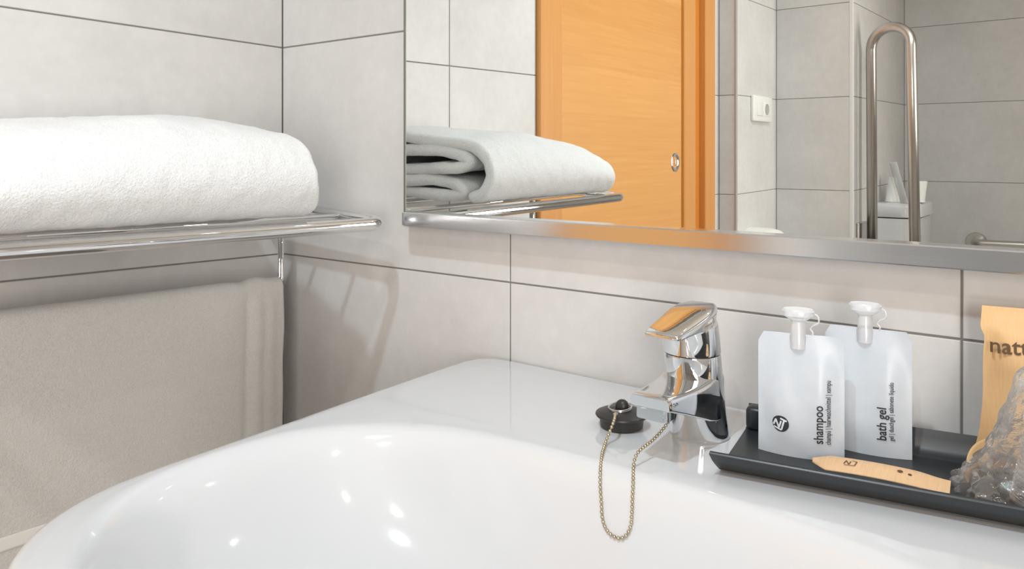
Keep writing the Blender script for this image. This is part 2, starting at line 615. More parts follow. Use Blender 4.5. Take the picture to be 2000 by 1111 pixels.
# ================================================================ MIRROR
mir = tag(empty('wall_mirror_glass', (0.31, -0.02, 1.03)), 'large wall mirror above the basin with a brushed steel bottom edge', 'mirror')
mir.name = 'mirror'
def mpart(name, bm, mat, smooth=None):
    o = obj(name, bm, mat, mir, smooth)
    o.location = (-0.31, 0.02, -1.03)
    return o
MX0, MX1, MZ0, MZ1 = 0.3100, 1.95, 1.0115, 2.05
bm = bmesh.new(); box(bm, (MX0 + 0.0012, -0.020, MZ0 + 0.01), (MX1, -0.014, MZ1))
mpart('mirror_glass', bm, M_MIRROR)
bm = bmesh.new(); box(bm, (MX0 + 0.006, -0.014, MZ0 + 0.01), (MX1 - 0.01, 0.0, MZ1 - 0.01))
mpart('backing_board', bm, M_GLASSEDGE)
bm = bmesh.new(); box(bm, (MX0 - 0.0012, -0.0208, MZ0 + 0.018), (MX0 + 0.0024, -0.012, MZ1))
mpart('side_edge', bm, M_GLASSEDGE)
# bottom profile: rounded end on the left
bm = bmesh.new()
FX0, FY = MX0 - 0.001, -0.034
plan = []
rr = 0.016
for k in range(13):
    a = math.pi / 2 * k / 12
    plan.append((FX0 + rr - rr * math.cos(a), FY + rr - rr * math.sin(a)))
plan = [(FX0, -0.0005)] + plan + [(MX1, FY)]
prof_off = [(-0.0012, 0.0), (0.0, 0.0012), (0.0, 0.0182), (-0.0012, 0.0194)]   # (outward, z)
def offs(i, d):
    p = Vector(plan[i] + (0,))
    a = Vector(plan[max(i - 1, 0)] + (0,)); b = Vector(plan[min(i + 1, len(plan) - 1)] + (0,))
    tdir = (b - a).normalized()
    nrm = Vector((tdir.y, -tdir.x, 0))
    return p + nrm * d
rows = []
for i in range(len(plan)):
    ring = [bm.verts.new(offs(i, d) + Vector((0, 0, MZ0 + z))) for d, z in prof_off]
    inner = Vector((plan[i][0], 0, 0))
    bx = max(plan[i][0], FX0 + 0.0012)
    ring.append(bm.verts.new((bx, -0.0005, MZ0 + 0.0194)))
    ring.append(bm.verts.new((bx, -0.0005, MZ0)))
    rows.append(ring)
grid_faces(bm, rows, True)
bmesh.ops.remove_doubles(bm, verts=bm.verts, dist=1e-6)
mpart('bottom_profile', bm, M_FRAME, 35)

# ================================================================ WASHBASIN
S = 0.8477
BC = Vector((0.80, -0.40))
outer_pts = [  # left half outline from the wall clockwise to the front centre (x, y)
    (0.80, -0.002), (0.70, -0.002), (0.60, -0.002), (0.52, -0.002), (0.475, -0.003), (0.452, -0.010), (0.441, -0.028), (0.440, -0.06),
    (0.442, -0.12), (0.445, -0.20), (0.449, -0.28), (0.453, -0.35), (0.456, -0.42), (0.459, -0.47), (0.466, -0.512),
    (0.482, -0.549), (0.507, -0.581), (0.545, -0.607), (0.60, -0.628), (0.68, -0.643), (0.80, -0.650)]
inner_c = Vector((0.80, -0.412))
NA = 180
def polar_outline(pts, ang, c):
    """distance from c to the outline along angle ang (left half mirrored)"""
    d = Vector((math.cos(ang), math.sin(ang)))
    if d.x > 0:
        d = Vector((-d.x, d.y))
    best = None
    for a, b in zip(pts, pts[1:]):
        a = Vector(a) - c; b = Vector(b) - c
        e = b - a
        den = d.x * e.y - d.y * e.x
        if abs(den) < 1e-9:
            continue
        t = (a.x * e.y - a.y * e.x) / den
        s = (a.x * d.y - a.y * d.x) / den
        if t > 0 and -1e-6 <= s <= 1 + 1e-6:
            best = t if best is None else max(best, t)
    return best
dense = [tuple(p) for p in catmull([p + (0,) for p in outer_pts], 300)]
dense = [(p[0], p[1]) for p in dense]
dense[0] = (0.8000001, dense[0][1]); dense[-1] = (0.8000001, dense[-1][1])
dense = [(0.81, dense[0][1])] + dense + [(0.81, dense[-1][1])]
def inner_r(ang):
    c, s = abs(math.cos(ang)), math.sin(ang)
    a = 0.322
    b = 0.192 if s > 0 else 0.203
    n = 2.55
    return 1 / ((c / a) ** n + (abs(s) / b) ** n) ** (1 / n)
bm = bmesh.new()
rows = []
# profile: (mode, t, dz)   t: 0 = outer outline, 1 = basin lip
def outer_at(ang, inset):
    r = polar_outline(dense, ang, inner_c)
    return r - inset
profile = []
for ins, dz in ((0.090, -0.150), (0.045, -0.120), (0.012, -0.075), (0.0015, -0.045), (0.0, -0.020), (0.0008, -0.012), (0.0030, -0.0065), (0.0065, -0.0028), (0.011, -0.0008), (0.017, 0.0)):
    profile.append(('o', ins, dz))
for t in (0.15, 0.4, 0.7, 0.9):
    profile.append(('m', t, 0.0))
for sc_, dz in ((1.0, -0.0004), (0.985, -0.0016), (0.970, -0.0040), (0.955, -0.0080), (0.940, -0.0135), (0.922, -0.0215), (0.90, -0.032), (0.87, -0.046), (0.83, -0.062), (0.78, -0.078),
                (0.70, -0.096), (0.60, -0.111), (0.48, -0.122), (0.34, -0.1295), (0.20, -0.1335), (0.09, -0.1350), (0.0, -0.1352)):
    profile.append(('i', sc_, dz))
for mode, t, dz in profile:
    ring = []
    if mode == 'i' and t == 0:
        ring = [bm.verts.new((inner_c.x, inner_c.y - 0.0, S + dz))]
        rows.append(ring)
        continue
    for k in range(NA):
        ang = 2 * math.pi * k / NA
        ro = polar_outline(dense, ang, inner_c)
        ri = inner_r(ang)
        if mode == 'o':
            wallward = sstep(0.5, 0.95, math.sin(ang))
            r = ro - t
        elif mode == 'm':
            r = (ro - 0.017) * (1 - t) + ri * 1.005 * t
        else:
            r = ri * t
        x = inner_c.x + r * math.cos(ang); y = inner_c.y + r * math.sin(ang)
        if mode == 'o' and t < 0.02 and math.sin(ang) > 0:
            # the back edge is straight against the wall with only a tiny radius
            f = sstep(0.045, 0.0, abs(y - -0.002)) if abs(x - 0.8) < 0.30 else 0
        dzz = dz
        if mode == 'i':
            soft = sstep(0.45, 1.0, math.sin(ang))
            dzz = dz * (1 - 0.50 * soft * (1 - sstep(0.0, 0.09, -dz)))
        ring.append(bm.verts.new((x, y, S + dzz)))
    rows.append(ring)
for a, b in zip(rows, rows[1:]):
    if len(b) == 1:
        for k in range(NA):
            bm.faces.new((a[k], a[(k + 1) % NA], b[0]))
    else:
        for k in range(NA):
            k2 = (k + 1) % NA
            bm.faces.new((a[k], a[k2], b[k2], b[k]))
bm.faces.new(rows[0][::-1])
basin = obj('washbasin', bm, M_CERAMIC, None, 180)
tag(basin, 'wide white glazed ceramic washbasin with rounded corners under the mirror', 'washbasin')
bm = bmesh.new(); lathe(bm, [(0.0, 0.0005), (0.018, 0.0005), (0.022, 0.0022), (0.031, 0.0028), (0.033, 0.0012), (0.033, -0.001)], 40, (inner_c.x, inner_c.y, S - 0.1350))
obj('drain_ring', bm, M_CHROME, basin, 40)

# ================================================================ MIXER TAP
TB = Vector((0.796, -0.110, S))
tap = tag(empty('basin_mixer_tap', TB), 'chrome single-lever mixer tap leaning forward at the back of the basin', 'tap')
LEAN = 0.018 / 0.082
def tz_y(z):      # forward lean (towards -y) by height
    return -LEAN * z
bm = bmesh.new()
rows = []
for z, r in ((0.0, 0.0268), (0.0012, 0.0276), (0.004, 0.0272), (0.010, 0.0266), (0.025, 0.0259), (0.045, 0.0256), (0.060, 0.0256), (0.0795, 0.0257), (0.0806, 0.0252)):
    rows.append([bm.verts.new((r * math.cos(a), tz_y(z) + r * math.sin(a), z)) for a in [2 * math.pi * k / 64 for k in range(64)]])
grid_faces(bm, rows, True)
bm.faces.new(rows[0][::-1]); bm.faces.new(rows[-1])
obj('tap_body', bm, M_CHROME, tap, 40)
# dark joint ring
bm = bmesh.new()
lathe(bm, [(0.0, 0.0), (0.0247, 0.0), (0.0247, 0.002), (0.0, 0.002)], 48, (0, tz_y(0.0808), 0.0800))
obj('joint_ring', bm, M_RUBBER, tap, 30)
# spout: lofted rounded-rectangle sections from the column forwards
bm = bmesh.new()
rows = []
def rrect(wd, ht, rad, n=6, radt=None):
    pts = []
    rb = rad
    rt = rad if radt is None else radt
    for (cx, cz, a0, rr_) in ((wd / 2 - rt, ht - rt, 0, rt), (-wd / 2 + rt, ht - rt, 90, rt), (-wd / 2 + rb, rb, 180, rb), (wd / 2 - rb, rb, 270, rb)):
        for k in range(n + 1):
            a = R(a0 + 90 * k / n)
            pts.append((cx + rr_ * math.cos(a), cz + rr_ * math.sin(a)))
    return pts
#  y, width, z bottom, z top
secs = [(-0.004, 0.050, 0.020, 0.0630), (-0.020, 0.0508, 0.022, 0.0620), (-0.032, 0.0500, 0.0255, 0.0605), (-0.045, 0.0475, 0.0305, 0.0595), (-0.060, 0.0445, 0.0360, 0.0592),
        (-0.075, 0.0415, 0.0415, 0.0594), (-0.088, 0.0392, 0.0458, 0.0600), (-0.0965, 0.0382, 0.0488, 0.0604), (-0.1000, 0.0374, 0.0496, 0.0601), (-0.1012, 0.0362, 0.0506, 0.0592)]
for y, wd, zb, zt in secs:
    ht = zt - zb
    rad = min(0.0045, ht * 0.42)
    # gentle arc at the front edge: middle is a little further forward
    pr = rrect(wd, ht, min(0.0022, ht * 0.3), 5, rad)
    rows.append([bm.verts.new((x, y - 0.004 * sstep(-0.02, -0.1, y) * (1 - (2 * x / wd) ** 2), zb + z)) for x, z in pr])
grid_faces(bm, rows, True)
bm.faces.new(rows[0][::-1]); bm.faces.new(rows[-1])
obj('spout', bm, M_CHROME, tap, 38)
bm = bmesh.new()
pr = rrect(0.030, 0.017, 0.004, 5)
rows = []
for z, s_ in ((0.0520, 1.0), (0.0400, 1.0), (0.0393, 0.96)):
    rows.append([bm.verts.new((x * s_, -0.0905 + (zz - 0.0085) * s_, z)) for x, zz in pr])
grid_faces(bm, rows, True)
bm.faces.new(rows[0][::-1]); bm.faces.new(rows[-1])
aer = obj('aerator', bm, M_AER, tap, 38)
# lever head: cap with lever, one mesh
bm = bmesh.new()
rows = []
HC = tz_y(0.082)
NP = 72
for z, sc_, ex in ((0.0818, 0.0258, 0.0), (0.0835, 0.0262, 0.0), (0.095, 0.0261, 0.0), (0.106, 0.0259, 0.0), (0.1125, 0.0255, 0.0), (0.1165, 0.0243, 0.0), (0.1195, 0.0220, 0.0), (0.1213, 0.0180, 0.0), (0.1222, 0.0120, 0.0), (0.1226, 0.005, 0.0)):
    rows.append([bm.verts.new((sc_ * math.cos(a), tz_y(z) + sc_ * math.sin(a), z - (0.0052 - 0.21 * sc_ * math.sin(a)) * sstep(0.1, 0.120, z)))
                 for a in [2 * math.pi * k / NP for k in range(NP)]])
grid_faces(bm, rows, True)
bm.faces.new(rows[0][::-1]); bm.faces.new(rows[-1])
obj('lever_head', bm, M_CHROME, tap, 60)
bm = bmesh.new()
rows = []
#  y, width, z top, thickness
lsec = [(0.004, 0.030, 0.1222, 0.010), (-0.010, 0.0400, 0.1216, 0.012), (-0.022, 0.0430, 0.1196, 0.0125), (-0.034, 0.0422, 0.1173, 0.0120), (-0.046, 0.0402, 0.1149, 0.0105), (-0.058, 0.0380, 0.1124, 0.0085),
        (-0.068, 0.0360, 0.1102, 0.0068), (-0.0745, 0.0345, 0.1086, 0.0056), (-0.0785, 0.0325, 0.1073, 0.0042), (-0.0800, 0.0300, 0.1060, 0.0022)]
for y, wd, zt, th_ in lsec:
    pr = rrect(wd, th_, min(0.0016, th_ * 0.4), 4, min(0.0048, th_ * 0.45))
    # slightly crowned top
    rows.append([bm.verts.new((x, y - 0.0035 * sstep(-0.03, -0.08, y) * (1 - (2 * x / wd) ** 2), zt + 0.001 - th_ + z + 0.0012 * (1 - (2 * x / wd) ** 2))) for x, z in pr])
grid_faces(bm, rows, True)
bm.faces.new(rows[0][::-1]); bm.faces.new(rows[-1])
lev = obj('lever', bm, M_CHROME, tap, 50)

# ================================================================ PLUG ON ITS CHAIN
PC = Vector((0.7275, -0.138, S))
plug = tag(empty('sink_plug', PC), 'black rubber sink plug with a steel ring and bead chain, left of the tap', 'sink plug')
bm = bmesh.new()
lathe(bm, [(0.0, 0.0), (0.0185, 0.0), (0.0205, 0.0015), (0.0212, 0.0085), (0.0215, 0.0095), (0.0245, 0.0110), (0.0252, 0.0122), (0.0248, 0.0134), (0.0215, 0.0150),
           (0.0150, 0.0166), (0.0090, 0.0174), (0.0, 0.0176)], 56)
obj('stopper', bm, M_RUBBER, plug, 35)
bm = bmesh.new()
lathe(bm, [(0.0062, 0.0150), (0.0066, 0.0185), (0.0066, 0.0215), (0.0052, 0.0245), (0.0028, 0.0262), (0.0, 0.0266)], 32)
for v in bm.verts:
    v.co.x += (v.co.z - 0.017) * 0.12
    v.co.y *= 0.8
obj('knob', bm, M_RUBBER, plug, 50)
bm = bmesh.new()
RR = 0.0108
for q, (rad, zz, ph) in enumerate(((RR, 0.0186, 0), (RR * 1.03, 0.0196, 0.4))):
    tube(bm, [(rad * math.cos(a) - 0.0012, rad * math.sin(a) * 1.0 - 0.0006, zz + 0.0012 * math.sin(a + ph)) for a in [2 * math.pi * k / 40 for k in range(41)]], 0.00065, 8)
obj('ring', bm, M_CHROME, plug, 60)
CHP = [(0.7344, -0.1615, 0.8677), (0.7397, -0.1724, 0.8669), (0.7419, -0.1798, 0.8637), (0.7411, -0.1840, 0.8577), (0.7410, -0.1892, 0.8522), (0.7463, -0.2025, 0.8495),
       (0.7507, -0.2122, 0.8492), (0.7606, -0.2314, 0.8435), (0.7645, -0.2381, 0.8333), (0.7684, -0.2428, 0.8230), (0.7718, -0.2469, 0.8127), (0.7767, -0.2495, 0.8058),
       (0.7837, -0.2507, 0.8025), (0.7912, -0.2506, 0.8026), (0.7960, -0.2492, 0.8064), (0.7981, -0.2463, 0.8138), (0.7971, -0.2428, 0.8225), (0.7950, -0.2381, 0.8328), (0.7920, -0.2315, 0.8429), (0.7850, -0.2180, 0.8496), (0.7860, -0.2151, 0.8577), (0.7870, -0.2053, 0.8610), (0.7880, -0.1924, 0.8628), (0.7890, -0.1811, 0.8660), (0.7900, -0.1723, 0.8696), (0.7910, -0.1654, 0.8738), (0.7920, -0.1614, 0.8784), (0.7930, -0.1573, 0.8831)]
dense_c = catmull(CHP, 600)
acc = 0.0; nxt = 0.0; STEP = 0.00375
beads = []
for a, b_ in zip(dense_c, dense_c[1:]):
    L_ = (b_ - a).length
    while acc + L_ >= nxt:
        beads.append(a + (b_ - a) * ((nxt - acc) / L_))
        nxt += STEP
    acc += L_
bm = bmesh.new()
for p in beads:
    g = bmesh.ops.create_icosphere(bm, subdivisions=2, radius=0.00160, matrix=Matrix.Translation(p - PC))
tube(bm, [p - PC for p in dense_c[::4]], 0.00055, 6)
ch = obj('bead_chain', bm, M_BEAD, plug, 180)
ch['label'] = 'brass-coloured bead chain looping into the basin'
# small ring joining the chain to the plug ring
bm = bmesh.new()
tube(bm, [beads[0] - PC + Vector((0.0019 * math.cos(a), 0.0019 * math.sin(a), 0.0004 * math.sin(a))) for a in [2 * math.pi * k / 24 for k in range(25)]], 0.0004, 8)
obj('jump_ring', bm, M_CHROME, ch, 180)


# ================================================================ AMENITY TRAY
TA = R(9.6)
TO = Vector((0.8445, -0.1785, S + 0.0005))
TL, TWD = 0.335, 0.112
tray = tag(empty('amenity_tray', TO, TA), 'dark slate grey plastic amenity tray with flared front and back lips', 'tray')
# cross-section (local y, z): front lip, floor, back lip
sec_top = [(-0.0205, 0.0205), (-0.0190, 0.0212), (-0.0130, 0.0150), (-0.0070, 0.0085), (-0.002, 0.0040), (0.004, 0.0026), (0.012, 0.0024), (0.030, 0.0024), (0.085, 0.0024),
           (0.100, 0.0026), (0.106, 0.0045), (0.110, 0.0100), (0.1135, 0.0170), (0.1165, 0.0228)]
sec_bot = [(0.1185, 0.0224), (0.1160, 0.0160), (0.1125, 0.0080), (0.108, 0.0018), (0.100, 0.0), (0.085, 0.0), (0.030, 0.0), (0.012, 0.0), (0.004, 0.0003), (-0.003, 0.0012), (-0.0090, 0.0060), (-0.0155, 0.0120), (-0.0212, 0.0192)]
sec = sec_top + sec_bot
bm = bmesh.new()
rows = []
for i, x in enumerate([0.0, 0.002, 0.01, 0.1, 0.2, 0.3, TL - 0.002, TL]):
    ins = 0.0006 if i in (0, 7) else 0
    # corners of the front lip are cut slightly
    rows.append([bm.verts.new((x - (0.004 * max(0, -y - 0.004) / 0.017 if i < 3 else 0), y, z)) for y, z in sec])
grid_faces(bm, rows, True)
bm.faces.new(rows[0][::-1]); bm.faces.new(rows[-1])
obj('tray_base', bm, M_TRAY, tray, 40)
# moulded rounded stops at the ends of the back lip
bm = bmesh.new()
box(bm, (0.0, 0.098, 0.0024), (0.018, 0.113, 0.0245), 0.005, 4)
obj('end_stop', bm, M_TRAY, tray, 50)

# ================================================================ TEXT
def text_mesh(name, s, size, mat, parent, M, bold=0.0, extr=0.00015, spacing=1.0):
    cu = bpy.data.curves.new(name, 'FONT')
    cu.body = s
    cu.size = size
    cu.offset = bold
    cu.extrude = extr
    cu.space_character = spacing
    cu.resolution_u = 3
    to = bpy.data.objects.new(name, cu)
    COL.objects.link(to)
    dg = bpy.context.evaluated_depsgraph_get()
    dg.update()
    me = bpy.data.meshes.new_from_object(to.evaluated_get(dg))
    bpy.data.objects.remove(to)
    me.name = name
    me.transform(M)
    me.materials.clear()
    o = link_mesh(name, me, mat, parent)
    return o

# ================================================================ POUCHES
def pouch(name, loc, rz, wd, ht, label, title, small, emblem, capx):
    """stand-up frosted film pouch; local x across, z up, front face towards -y"""
    t = tag(empty(name, loc, rz), label, 'pouch', 'toiletry pouches on the tray')
    NX, NZ = 30, 40
    def thick(x, z):   # half thickness
        ex = min(x, wd - x); ez = min(z - 0.0, ht - z)
        side = sstep(0.0, 0.022, ex)
        body = 0.0095 * sstep(0.0, 0.03, z) * sstep(ht, ht * 0.35, z) ** 0.8
        return 0.0004 + side * body
    def halfw(z):
        # small chamfer at the top corners
        c = 0.008
        return max(0, z - (ht - c)) * 0.55
    def surf(x, z, sgn):
        u = x / wd
        bot = 0.006 * (1 - (2 * u - 1) ** 2) * -0.0
        # the bottom hem bows outward to the front
        bow = sgn * 0
        hem = 0.0075 * (1 - (2 * u - 1) ** 2) * sstep(0.03, 0.0, z)
        wave = 0.0008 * math.sin(u * 9 + z * 60) * sstep(0.0, 0.02, z)
        y = (-thick(x, z) - hem if sgn < 0 else thick(x, z) + hem * 0.6) + wave
        return y
    bm = bmesh.new()
    sides = []
    for sgn in (-1, 1):
        rws = []
        for j in range(NZ + 1):
            z = ht * j / NZ
            cut = halfw(z)
            row = []
            for i in range(NX + 1):
                u = i / NX
                x = cut + (wd - 2 * cut) * u if z > ht - 0.008 else wd * u
                zz = z - (0.004 * sstep(0.0, 0.2, u) * (1 - u) * 0)
                row.append(bm.verts.new((x, surf(wd * u, z, sgn), zz)))
            rws.append(row)
        grid_faces(bm, rws)
        sides.append(rws)
    A, B = sides
    for j in range(NZ):
        bm.faces.new((A[j][0], A[j + 1][0], B[j + 1][0], B[j][0]))
        bm.faces.new((A[j][-1], B[j][-1], B[j + 1][-1], A[j + 1][-1]))
    for i in range(NX):
        bm.faces.new((A[-1][i], A[-1][i + 1], B[-1][i + 1], B[-1][i]))
        bm.faces.new((A[0][i], B[0][i], B[0][i + 1], A[0][i + 1]))
    obj('film_bag', bm, M_POUCH, t, 60)
    # spout neck, cap and tether
    bm = bmesh.new()
    cx = capx
    lathe(bm, [(0.0066, -0.012), (0.0068, -0.002), (0.0062, 0.0), (0.0060, 0.0115), (0.0, 0.0120)], 28, (cx, 0, ht))
    nk = obj('neck', bm, M_CAP, t, 40)
    bm = bmesh.new()
    lathe(bm, [(0.0, 0.0122), (0.0072, 0.0122), (0.0090, 0.0135), (0.0128, 0.0160), (0.0135, 0.0200), (0.0120, 0.0218), (0.0, 0.0222)], 32, (cx, 0, ht))
    for v in bm.verts:
        v.co.y *= 0.75
    obj('cap', bm, M_CAP, t, 40)
    bm = bmesh.new()
    pts = catmull([(cx + 0.008, 0, ht + 0.019), (cx + 0.0155, 0, ht + 0.017), (cx + 0.0165, 0, ht + 0.011), (cx + 0.012, 0, ht + 0.008), (cx + 0.010, 0, ht + 0.005), (cx + 0.012, 0, ht + 0.002), (cx + 0.011, 0, ht - 0.002)], 30)
    tube(bm, pts, 0.0008, 8)
    obj('tether', bm, M_CAP, nk, 60)
    # printing: baseline runs upwards
    def put(s, size, x, z0, bold, nm, length):
        M0 = Matrix(((0, -1, 0, 0), (0, 0, -1, 0), (1, 0, 0, 0), (0, 0, 0, 1)))
        o = text_mesh(nm, s, size, M_INK, t, M0, bold)
        zs = [v.co.z for v in o.data.vertices]
        sc_ = length / (max(zs) - min(zs))
        zmin = min(zs)
        for v in o.data.vertices:
            v.co = Vector((v.co.x * (1 if bold else 1), v.co.y, (v.co.z - zmin) * sc_))
            xx = v.co.x + x; zz = v.co.z + z0
            yy = v.co.y
            v.co = Vector((xx, surf(xx, zz, -1) - 0.0007 + yy, zz))
        return o
    put(title[0], title[1], title[2], title[3], 0.00012, 'lettering', title[4])
    put(small[0], small[1], small[2], small[3], 0.0, 'lettering', small[4])
    if emblem:
        ex, ez, er = emblem
        bm = bmesh.new()
        ring = [bm.verts.new((er * math.cos(a) * 1.0, -0.0, er * math.sin(a))) for a in [2 * math.pi * k / 40 for k in range(40)]]
        c0 = bm.verts.new((0, 0, 0))
        for k in range(40):
            bm.faces.new((c0, ring[k], ring[(k + 1) % 40]))
        bmesh.ops.subdivide_edges(bm, edges=bm.edges[:], cuts=3, use_grid_fill=True)
        for v in bm.verts:
            xx, zz = v.co.x + ex, v.co.z + ez
            v.co = Vector((xx, surf(xx, zz, -1) - 0.0004, zz))
        em = obj('emblem', bm, M_INK, t)
        # strokes in units of the radius
        st = [[(-0.86, -0.25), (-0.55, 0.50)], [(-0.58, 0.52), (-0.18, -0.50)], [(-0.20, -0.50), (0.08, 0.38)],
              [(-0.80, -0.46), (0.10, -0.74)], [(0.10, -0.74), (0.44, 0.50)], [(-0.02, 0.70), (0.74, 0.40)]]
        bm = bmesh.new()
        for (a, b) in st:
            a = Vector((a[0], 0, a[1])) * er; b = Vector((b[0], 0, b[1])) * er
            d = (b - a).normalized(); nn = Vector((-d.z, 0, d.x)) * er * 0.105
            n_ = 6
            prev = None
            for k in range(n_ + 1):
                c = a + (b - a) * k / n_
                pair = []
                for q in (c + nn, c - nn):
                    xx, zz = q.x + ex, q.z + ez
                    pair.append(bm.verts.new((xx, surf(xx, zz, -1) - 0.0007, zz)))
                if prev:
                    bm.faces.new((prev[0], pair[0], pair[1], prev[1]))
                prev = pair
        obj('emblem_strokes', bm, M_PRINTW, em)
    return t

TZ = S + 0.0031
pouch('shampoo_pouch', (0.8555, -0.1205, TZ), R(13.3), 0.0700, 0.1045,
      'frosted white shampoo pouch with a round emblem, nearest the tap', ('shampoo', 0.0105, 0.0535, 0.0145, 0.0325), ('champú | haarwaschmittel | xampu', 0.0060, 0.0595, 0.0140, 0.0540),
      (0.0195, 0.0280, 0.0070), 0.033)
pouch('bath_gel_pouch', (0.8985, -0.0715, TZ), R(5.0), 0.0700, 0.1078,
      'frosted bath gel pouch standing behind the shampoo pouch, against the wall', ('bath gel', 0.0105, 0.0510, 0.0150, 0.0280), ('gel | duschgel | sabonete líquido', 0.0052, 0.0565, 0.0150, 0.0500),
      None, 0.033)

# ================================================================ KRAFT PACK (dental kit style paper bag)
def kraft_pack():
    # bottom-left and top-left corners in world space
    O = Vector((1.0110, -0.053, S + 0.0045))
    t = tag(empty('kraft_paper_pack', O, R(9)), 'tall brown kraft paper packet leaning on the wall at the right end', 'packet')
    wd, ht = 0.085, 0.131
    lean = (0.018) / ht
    NX, NZ = 24, 44
    def P(u, v, sgn):
        x = wd * u; z = ht * v
        edge = sstep(0, 0.25, u) * sstep(1, 0.75, u)
        seal = sstep(0.0, 0.12, v) * sstep(0.97, 0.84, v)
        th_ = 0.0004 + 0.009 * edge * seal
        # outline waist
        inset = 0.004 * sstep(0.88, 0.8, v) * sstep(0.0, 0.25, v) * (1 - 2 * u) - 0.0006 * math.sin(v * 11) * (1 - 2 * u) + 0.007 * v
        cr = 0.0012 * math.sin(u * 7 + v * 13) * seal
        y = lean * z + sgn * th_ + cr
        return Vector((x + inset, y, z))
    bm = bmesh.new()
    sides = []
    for sgn in (-1, 1):
        rws = [[bm.verts.new(P(i / NX, j / NZ, sgn)) for i in range(NX + 1)] for j in range(NZ + 1)]
        grid_faces(bm, rws)
        sides.append(rws)
    A, B = sides
    for j in range(NZ):
        bm.faces.new((A[j][0], A[j + 1][0], B[j + 1][0], B[j][0]))
        bm.faces.new((A[j][-1], B[j][-1], B[j + 1][-1], A[j + 1][-1]))
    for i in range(NX):
        bm.faces.new((A[-1][i], A[-1][i + 1], B[-1][i + 1], B[-1][i]))
        bm.faces.new((A[0][i], B[0][i], B[0][i + 1], A[0][i + 1]))
    obj('paper_body', bm, M_KRAFT, t, 60)
    # folded flap at the lower left
    bm = bmesh.new()
    rws = []
    for k, (x, y, z) in enumerate([(0.016, -0.010, 0.030), (0.006, -0.020, 0.030), (-0.003, -0.030, 0.024), (-0.006, -0.036, 0.013), (-0.007, -0.040, 0.002)]):
        rws.append([bm.verts.new((x + 0.004 * q - 0.001 * q * q, y - 0.002 * math.sin(q * 1.5), z - 0.0085 * q * (1.0 if k < 3 else 0.15) - 0.0)) for q in range(3)])
    grid_faces(bm, rws)
    fl_ = obj('folded_flap', bm, M_KRAFT, t, 60)
    sm = fl_.modifiers.new('s', 'SUBSURF'); sm.levels = 2; sm.render_levels = 2
    so = fl_.modifiers.new('t', 'SOLIDIFY'); so.thickness = 0.0006
    # brand word
    M0 = Matrix(((1, 0, 0, 0), (0, 0, -1, 0), (0, 1, 0, 0), (0, 0, 0, 1)))
    o = text_mesh('lettering', 'natture', 0.0175, M_INK2, t, M0, 0.0002)
    for v in o.data.vertices:
        xx = v.co.x + 0.0120; zz = v.co.z + 0.0955
        p = P(max(0, min(1, xx / wd)), zz / ht, -1)
        v.co = Vector((xx, p.y - 0.0012 + v.co.y, zz))
    return t
kraft_pack()

# ================================================================ STICK SACHET
O = Vector((0.9065, -0.1370, S + 0.0052))
st_ = tag(empty('stick_sachet', O, R(6.2)), 'narrow kraft paper stick sachet lying flat in front of the pouches', 'sachet')
bm = bmesh.new()
rws = []
NXs = 24
for sgn in (1, -1):
    r_ = []
    for i in range(NXs + 1):
        u = i / NXs
        x = 0.1000 * u
        lo = -0.012; hi = 0.014
        if u < 0.12:
            k = u / 0.12
            lo = 0.002 + (lo - 0.002) * k; hi = 0.004 + (hi - 0.004) * k
        if u > 0.75:
            hi -= 0.004 * sstep(0.75, 0.95, u)
        row = []
        for j in range(7):
            v = j / 6
            y = lo + (hi - lo) * v
            th_ = 0.0003 + 0.0018 * sstep(0, 0.3, v) * sstep(1, 0.7, v) * sstep(0, 0.1, u) * sstep(1, 0.88, u)
            row.append(bm.verts.new((x, y, 0.003 + sgn * th_ + 0.0022 * math.sin(u * 3.0) + 0.0025 * v)))
        r_.append(row)
    grid_faces(bm, r_)
    rws.append(r_)
A, B = rws
for i in range(NXs):
    for e in (0, 6):
        bm.faces.new((A[i][e], A[i + 1][e], B[i + 1][e], B[i][e]))
for j in range(6):
    bm.faces.new((A[0][j], A[0][j + 1], B[0][j + 1], B[0][j]))
    bm.faces.new((A[-1][j], B[-1][j], B[-1][j + 1], A[-1][j + 1]))
obj('paper_body', bm, M_STICK, st_, 50)
def sachet_z(x, y):
    u = x / 0.1; v = (y + 0.012) / 0.026
    return 0.003 + 0.0021 + 0.0022 * math.sin(u * 3.0) + 0.0025 * v + 0.0003
bm = bmesh.new()
for (a, b) in (((-1, -0.7), (-0.7, 0.7)), ((-0.7, 0.7), (-0.1, -0.7)), ((-0.1, -0.7), (0.15, 0.6)), ((0.3, 0.95), (1.2, 0.75)), ((1.2, 0.75), (0.95, -1.0)), ((0.95, -1.0), (-0.9, -1.1))):
    a = Vector((a[0], a[1], 0)) * 0.0042; b = Vector((b[0], b[1], 0)) * 0.0042
    d = (b - a).normalized(); nn = Vector((-d.y, d.x, 0)) * 0.00038
    vs = []
    for q in (a + nn, b + nn, b - nn, a - nn):
        x = 0.0290 + q.x; y = 0.001 + q.y
        vs.append(bm.verts.new((x, y, sachet_z(x, y) + 0.0003)))
    bm.faces.new(vs)
obj('printed_mark', bm, M_INK2, st_)
bm = bmesh.new()
for cx_, cy_, r_ in ((0.0655, 0.002, 0.0021), (0.0725, 0.000, 0.0015)):
    c0 = bm.verts.new((cx_, cy_, sachet_z(cx_, cy_) + 0.0003))
    rg = [bm.verts.new((cx_ + r_ * math.cos(a), cy_ + r_ * math.sin(a), sachet_z(cx_ + r_ * math.cos(a), cy_ + r_ * math.sin(a)) + 0.0003)) for a in [2 * math.pi * k / 12 for k in range(12)]]
    for k in range(12):
        bm.faces.new((c0, rg[k], rg[(k + 1) % 12]))
obj('printed_dots', bm, M_INK2, st_)

